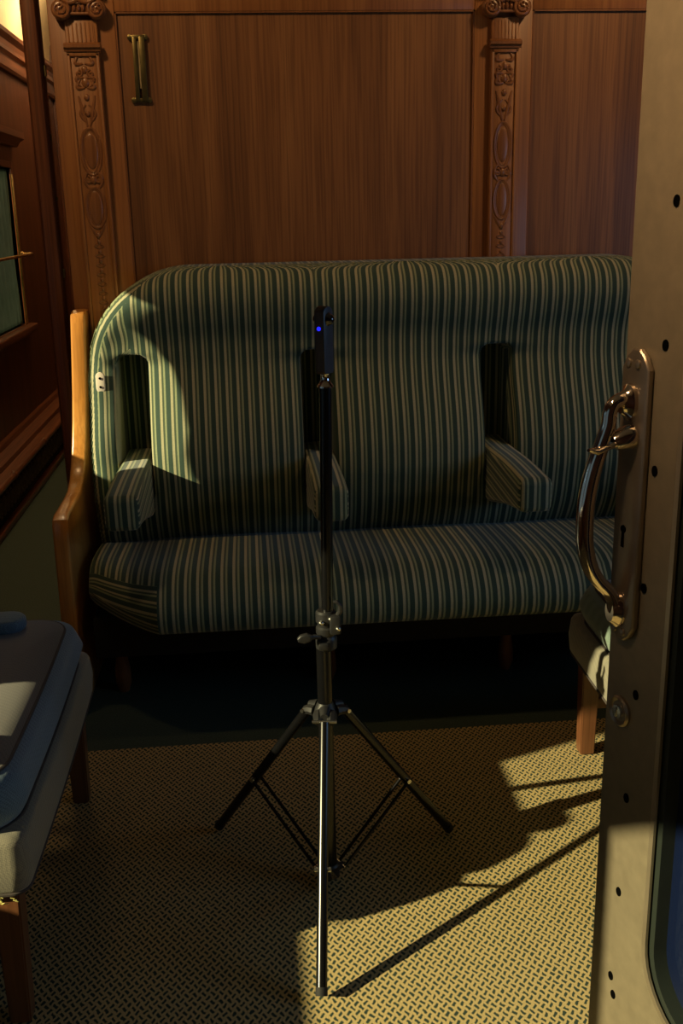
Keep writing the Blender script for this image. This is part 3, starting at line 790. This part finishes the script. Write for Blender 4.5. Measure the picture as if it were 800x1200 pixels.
# loose yellow thread on the left chair's hem
m = MB()
for sd in range(5):
    random.seed(sd); p = Vector((-.45 - .012 * sd, 1.541, .286)); pts = [p.copy()]
    for k in range(6):
        p = p + Vector((random.uniform(-.006, .009), random.uniform(-.002, .001), random.uniform(-.007, .004))); pts.append(p.copy())
    m.tube(pts, .0009, 5)
m.build('loose_thread', 'thread_yellow', c1)

# ------------------------------------------------------------------ tripod light stand
PC = Vector((.1213, 1.905, 0))
tri = thing('tripod_stand', PC, 'black aluminium tripod light stand with spread legs in the middle of the room', 'tripod')
feet = [Vector((.077, 1.551, .014)), Vector((-.123, 2.12, .014)), Vector((.410, 2.044, .014))]
HUB = .415
axt = Vector((.012, 0, 0))   # top leans slightly
def pole(z): return PC + Vector((.0155 * z, 0, z))
m = MB(); m.lathe([(.0155, .02), (.0155, .575)], 20, loc=PC); m.build('lower_tube', 'black_metal', tri)
m = MB(); m.tube([pole(.57), pole(.8), pole(1.085)], .0118, 20); m.build('upper_tube', 'black_metal', tri)
# height clamp
m = MB()
m.lathe([(.0165, .552), (.0215, .556), (.022, .575), (.020, .580), (.0175, .583), (.0205, .588), (.0205, .600), (.017, .603), (.0175, .610), (.0205, .613), (.0205, .632), (.017, .636)], 20, loc=PC + Vector((.006, 0, 0)))
m.box(PC.x + .012, PC.x + .034, PC.y - .028, PC.y - .008, .592, .632, .004)
m.box(PC.x - .012, PC.x + .008, PC.y - .030, PC.y - .012, .560, .575, .003)
cl = m.build('height_clamp', 'black_plastic', tri)
for dx, z in ((.010, .624), (-.009, .617), (.024, .606)):
    m = MB(); m.lathe([(.001, 0), (.0048, 0), (.0048, .004), (.002, .006)], 12, Matrix.Rotation(PI / 2, 4, 'X'), (PC.x + dx + .004, PC.y - (.028 if dx > .02 else .020), z))
    m.build('bolt', 'steel_bolt', cl)
m = MB(); m.tube([(PC.x - .008, PC.y - .018, .585), (PC.x - .020, PC.y - .024, .590), (PC.x - .028, PC.y - .028, .590)], .005, 10)
m.prism([(PC.x - .026, .583), (PC.x - .040, .578), (PC.x - .052, .583), (PC.x - .054, .590), (PC.x - .048, .597), (PC.x - .034, .600), (PC.x - .024, .595)], PC.y - .034, PC.y - .022, 'y', .004, 3)
m.build('wing_knob', 'black_plastic', cl)
m = MB(); m.tube([(PC.x + .028, PC.y - .015, .628), (PC.x + .034, PC.y - .018, .640), (PC.x + .034, PC.y - .02, .652), (PC.x + .026, PC.y - .021, .661), (PC.x + .020, PC.y - .021, .660)], [.005, .0055, .005, .004, .003], 10)
m.build('lever', 'black_plastic', cl)
# hub casting
m = MB(); m.lathe([(.0175, HUB - .022), (.024, HUB - .018), (.026, HUB - .004), (.022, HUB + .006), (.0175, HUB + .016), (.016, HUB + .02)], 20, loc=PC)
hb = None
for ft in feet:
    dr = Vector((ft.x - PC.x, ft.y - PC.y, 0)).normalized(); sd = Vector((-dr.y, dr.x, 0))
    for s_ in (-1, 1):
        a = PC + dr * .018 + sd * s_ * .013 + Vector((0, 0, HUB)); b_ = PC + dr * .043 + sd * s_ * .0125 + Vector((0, 0, HUB - .006))
        m.tube([a, (a + b_) / 2 + Vector((0, 0, .002)), b_], [.012, .011, .009], 8, sx=1.)
    m.tube([PC + dr * .018 + Vector((0, 0, HUB + .006)), PC + dr * .040 + Vector((0, 0, HUB + .004))], [.014, .008], 10)
hb = m.build('leg_hub', 'black_plastic', tri)
for ft in feet:
    m = MB(); dr = Vector((ft.x - PC.x, ft.y - PC.y, 0)).normalized(); sd = Vector((-dr.y, dr.x, 0)); ang = math.atan2(sd.y, sd.x)
    p = PC + dr * .043 + Vector((0, 0, HUB - .004))
    m.tube([p - sd * .025, p + sd * .025], .0042, 10)
    m.build('bolt', 'steel_bolt', hb)
# lower collar
m = MB(); m.lathe([(.0175, .02), (.0215, .023), (.0215, .048), (.0175, .052)], 20, loc=PC)
for ft in feet:
    dr = Vector((ft.x - PC.x, ft.y - PC.y, 0)).normalized(); m.tube([PC + dr * .015 + Vector((0, 0, .035)), PC + dr * .034 + Vector((0, 0, .035))], [.010, .007], 8)
lc = m.build('lower_collar', 'black_plastic', tri)
for ft in feet:
    m = MB(); dr = Vector((ft.x - PC.x, ft.y - PC.y, 0)).normalized(); sd = Vector((-dr.y, dr.x, 0)); p = PC + dr * .030 + Vector((0, 0, .036)); m.tube([p - sd * .017, p + sd * .017], .0038, 10)
    m.build('bolt', 'steel_bolt', lc)
for ft in feet:
    dr = Vector((ft.x - PC.x, ft.y - PC.y, 0)).normalized(); sd = Vector((-dr.y, dr.x, 0))
    a = PC + dr * .043 + Vector((0, 0, HUB - .006)); b_ = ft + Vector((0, 0, .006))
    m = MB(); m.tube([a, b_.lerp(a, .03)], .0105, 16); lg = m.build('leg', 'black_metal', tri)
    m = MB(); m.tube([b_.lerp(a, .030), b_.lerp(a, .0)], [.0115, .0115], 14); m.build('foot_cap', 'black_rubber', lg)
    j = a.lerp(b_, .56)
    m = MB(); m.lathe([(.001, -.016), (.0052, -.016), (.0052, .016), (.001, .016)], 10, sd.to_track_quat('Z', 'Y').to_matrix().to_4x4(), j); m.build('bolt', 'steel_bolt', lg)
    m = MB(); c = PC + dr * .030 + Vector((0, 0, .036))
    for s_ in (-1, 1): m.tube([c + sd * s_ * .0125, j + sd * s_ * .0125], .0036, 8)
    m.build('brace', 'black_metal', tri)

# 360-degree camera on top (rests on the stand)
CP = pole(1.083)
c360 = thing('panoramic_camera', CP, 'slim dark panoramic camera with blue light on top of the tripod stand', 'camera')
m = MB(); m.lathe([(.0125, 0), (.0155, .001), (.0155, .004), (.0105, .011), (.0085, .016), (.0085, .024), (.0105, .027)], 24, loc=CP); m.build('mount_adapter', 'chrome', c360)
th = math.radians(55); nF = Vector((math.sin(th), -math.cos(th), 0)); sF = Vector((math.cos(th), math.sin(th), 0))
MC = Matrix(((sF.x, -nF.x, 0, CP.x), (sF.y, -nF.y, 0, CP.y), (0, 0, 1, CP.z), (0, 0, 0, 1)))
hw, hd, hh = .0175, .0090, .145
bm_ = MB(); poly = [(-hw, .032), (-hw + .004, .027), (hw - .004, .027), (hw, .032), (hw, hh - .006)] + [(hw * math.cos(a), hh - .006 + .012 * math.sin(a)) for a in np.linspace(.2, PI - .2, 9)] + [(-hw, hh - .006)]
bm_.prism(poly, -hd, hd, 'y', .0025, 3); body = bm_.build('body', 'camera_side', c360, M=MC)
for s_ in (-1, 1):
    bm_ = MB(); bm_.prism([(x * .95, .0305 + (z - .0305) * .995) for x, z in poly], s_ * hd - .0012, s_ * hd + .0012, 'y', .0008, 2)
    bm_.build('cover', 'camera_front', body, M=MC)
for s_ in (-1, 1):
    bm_ = MB(); bm_.lathe([(.0125, 0), (.0125, .002), (.0105, .0045), (.0085, .0085), (.005, .0115), (.001, .0125)], 24, Matrix.Rotation(s_ * PI / 2, 4, 'X'), (0, -s_ * hd, hh - .018))
    bm_.build('lens', 'dark_glass', body, M=MC)
bm_ = MB(); bm = bmesh.new(); bmesh.ops.create_uvsphere(bm, u_segments=16, v_segments=10, radius=.0040); bm_.bm(bm, Matrix.Translation((-hw - .0002, .0, hh - .034))); bm_.build('status_light', 'led', body, M=MC)
bm_ = MB(); bm = bmesh.new(); bmesh.ops.create_uvsphere(bm, u_segments=12, v_segments=8, radius=.0015); bm_.bm(bm, Matrix.Translation((-hw - .0022, -.0002, hh - .034))); bm_.build('status_light_core', 'led_core', body, M=MC)

# ------------------------------------------------------------------ open metal door
al = math.radians(15)
DM = Matrix(((math.sin(al), math.cos(al), 0, .410), (-math.cos(al), math.sin(al), 0, 1.08), (0, 0, 1, 0), (0, 0, 0, 1)))
# local: x along the door towards the hinge, y into the leaf (away from the face), z up
W0, W1, Z0_, Z1_ = .096, .62, .475, 1.80
def rrect(x0, x1, z0_, z1_, r, n=8):
    p = []
    for cx, cz, a0 in ((x1 - r, z1_ - r, 0), (x0 + r, z1_ - r, PI / 2), (x0 + r, z0_ + r, PI), (x1 - r, z0_ + r, 1.5 * PI)):
        p += [(cx + r * math.cos(a0 + a), cz + r * math.sin(a0 + a)) for a in np.linspace(0, PI / 2, n)]
    return p
inner = rrect(W0, W1, Z0_, Z1_, .085, 10)
X0, X1, ZB, ZT_ = -.008, .72, .012, 2.02
def leaf_face(y):
    # ring mesh between outer rectangle and inner rounded rectangle
    out = []
    cx, cz = (W0 + W1) / 2, (Z0_ + Z1_) / 2
    for x, z in inner:
        dx, dz = x - cx, z - cz
        k = min(((X1 - cx) / dx if dx > 0 else (X0 - cx) / dx) if abs(dx) > 1e-9 else 9e9, ((ZT_ - cz) / dz if dz > 0 else (ZB - cz) / dz) if abs(dz) > 1e-9 else 9e9)
        out.append((cx + dx * k, cz + dz * k))
    return out
outl = leaf_face(0)
# add exact corners by snapping the nearest points
for c in ((X0, ZB), (X1, ZB), (X0, ZT_), (X1, ZT_)):
    i = min(range(len(outl)), key=lambda q: (outl[q][0] - c[0]) ** 2 + (outl[q][1] - c[1]) ** 2); outl[i] = c
n = len(inner); vs = []
for y in (0, .042):
    vs += [(x, y, z) for x, z in outl]; vs += [(x, y, z) for x, z in inner]
fs = []
for k in range(n):
    k2 = (k + 1) % n
    fs += [(k, k2, n + k2, n + k), (2 * n + k, 3 * n + k, 3 * n + k2, 2 * n + k2), (k, 2 * n + k, 2 * n + k2, k2), (n + k, n + k2, 3 * n + k2, 3 * n + k)]
door = MB().add(vs, fs).build('door_1', 'door_metal', M=DM, angle=25)
mdv = door.modifiers.new('bev', 'BEVEL'); mdv.width = .003; mdv.segments = 2; mdv.limit_method = 'ANGLE'; mdv.angle_limit = .9
struct(door)
def dpart(mb, name, mat, parent=door, **k): return mb.build(name, mat, parent, M=DM, **k)
def band(a_in, a_out, y0_, y1_):
    n = len(a_in); vs = [(x, y, z) for y in (y0_, y1_) for P_ in (a_in, a_out) for x, z in P_]
    fs = []
    for k in range(n):
        k2 = (k + 1) % n
        fs += [(k, k2, n + k2, n + k), (2 * n + k, 3 * n + k, 3 * n + k2, 2 * n + k2), (n + k, n + k2, 3 * n + k2, 3 * n + k), (k, 2 * n + k, 2 * n + k2, k2)]
    return MB().add(vs, fs)
dpart(band(rrect(W0 + .004, W1 - .004, Z0_ + .004, Z1_ - .004, .081, 10), rrect(W0 - .003, W1 + .003, Z0_ - .003, Z1_ + .003, .088, 10), -.0025, .001), 'window_trim', 'door_edge_metal', angle=60)
dpart(band(rrect(W0 + .012, W1 - .012, Z0_ + .012, Z1_ - .012, .073, 10), rrect(W0 + .001, W1 - .001, Z0_ + .001, Z1_ - .001, .084, 10), .004, .034), 'window_seal', 'dark_gasket', angle=60)
dpart(MB().prism(rrect(W0 + .010, W1 - .010, Z0_ + .010, Z1_ - .010, .07, 10), .022, .027, 'y'), 'pane', 'door_glass')
# screws / slots on the stile
m = MB()
for x, z in ((.062, 1.403), (.060, 1.261), (.056, 1.127), (.051, .992), (.049, .861), (.044, .724), (.041, .592), (.036, .464), (.043, .441)):
    m.lathe([(.001, 0), (.0052, 0), (.0052, .0012), (.001, .0014)], 12, Matrix.Rotation(PI / 2, 4, 'X') @ Matrix.Diagonal((.9, 1.15, 1, 1)), (x, 0, z))
dpart(m, 'screw', 'dark_hole')
# handle plate
def plate_poly(x0, x1, z0_, z1_, ch=.014):
    xm = (x0 + x1) / 2
    return [(x0, z0_ + ch * 1.5), (x0 + ch * .6, z0_ + ch * .5), (xm - .006, z0_), (xm + .006, z0_), (x1 - ch * .6, z0_ + ch * .5), (x1, z0_ + ch * 1.5), (x1, z1_ - ch * 1.5), (x1 - ch * .6, z1_ - ch * .5), (xm + .006, z1_), (xm - .006, z1_), (x0 + ch * .6, z1_ - ch * .5), (x0, z1_ - ch * 1.5)]
m = MB(); m.prism(plate_poly(-.001, .046, .921, 1.254), -.009, .0, 'y', .004, 3); plate = dpart(m, 'handle_plate', 'bronze_plate', angle=25)
m = MB()
for x, z in ((.012, 1.238), (.028, 1.238), (.012, .932), (.028, .932)):
    m.lathe([(.001, 0), (.0052, 0), (.0045, .002), (.001, .003)], 12, Matrix.Rotation(PI / 2, 4, 'X'), (x, -.009, z))
dpart(m, 'plate_screw', 'bronze_plate', plate)
# keyhole
m = MB(); m.lathe([(.001, 0), (.0045, 0), (.0045, .0008), (.001, .0008)], 14, Matrix.Rotation(PI / 2, 4, 'X'), (.019, -.009, 1.053)); m.prism([(.0165, 1.032), (.0215, 1.032), (.0205, 1.053), (.0175, 1.053)], -.0099, -.009, 'y'); dpart(m, 'keyhole', 'dark_hole', plate)
# pull handle: C shaped bar from z 1.215 down to .965
hp = [(.018, -.009, 1.200), (.018, -.026, 1.198), (.017, -.033, 1.188), (.016, -.034, 1.172), (.014, -.040, 1.150), (.012, -.048, 1.122), (.010, -.0525, 1.092), (.009, -.053, 1.062), (.009, -.051, 1.035), (.010, -.044, 1.010), (.012, -.033, .992), (.015, -.022, .980), (.017, -.016, .970), (.018, -.012, .958), (.018, -.009, .952)]
rr = [.010, .0075, .008, .0085, .0088, .0095, .0100, .0100, .0098, .0090, .0080, .0078, .0085, .010, .011]
# resample smoothly
hpN = []; rN = []
P_ = [Vector(p) for p in hp]
for i in range(len(P_) - 1):
    p0_, p1_, p2_, p3_ = P_[max(i - 1, 0)], P_[i], P_[i + 1], P_[min(i + 2, len(P_) - 1)]
    for k in range(4):
        t_ = k / 4; t2, t3 = t_ * t_, t_ ** 3
        hpN.append(.5 * ((2 * p1_) + (-p0_ + p2_) * t_ + (2 * p0_ - 5 * p1_ + 4 * p2_ - p3_) * t2 + (-p0_ + 3 * p1_ - 3 * p2_ + p3_) * t3)); rN.append(rr[i] * (1 - t_) + rr[i + 1] * t_)
hpN.append(P_[-1]); rN.append(rr[-1])
m = MB(); m.tube(hpN, rN, 16)
m.lathe([(.001, 0), (.016, 0), (.0155, .004), (.011, .008), (.009, .012)], 20, Matrix.Rotation(PI / 2, 4, 'X') @ Matrix.Diagonal((.9, 1.3, 1, 1)), (.018, -.009, 1.196))
m.lathe([(.001, 0), (.015, 0), (.0145, .004), (.011, .008), (.009, .012)], 20, Matrix.Rotation(PI / 2, 4, 'X') @ Matrix.Diagonal((.9, 1.4, 1, 1)), (.018, -.009, .956))
dpart(m, 'pull_handle', 'polished_handle', plate)
# thumb latch between handle and plate
m = MB(); m.tube([(.024, -.009, 1.160), (.024, -.020, 1.158), (.022, -.030, 1.154)], [.014, .0125, .009], 14)
m.tube([(.022, -.024, 1.155), (.020, -.038, 1.149), (.020, -.050, 1.146), (.020, -.060, 1.148)], [.008, .006, .007, .003], 12, sx=.6)
dpart(m, 'thumb_latch', 'polished_handle', plate)
# round lock below
m = MB(); m.lathe([(.001, 0), (.0185, 0), (.0190, .003), (.0165, .0055), (.0135, .004), (.0125, .003), (.001, .003)], 28, Matrix.Rotation(PI / 2, 4, 'X'), (.023, 0, .829)); lk = dpart(m, 'lock_escutcheon', 'bronze_plate')
m = MB(); m.lathe([(.001, 0), (.0085, 0), (.008, .004), (.001, .0045)], 18, Matrix.Rotation(PI / 2, 4, 'X'), (.023, -.003, .829)); m.box(.0218, .0242, -.0085, -.0072, .823, .835); dpart(m, 'lock_cylinder', 'steel_bolt', lk)
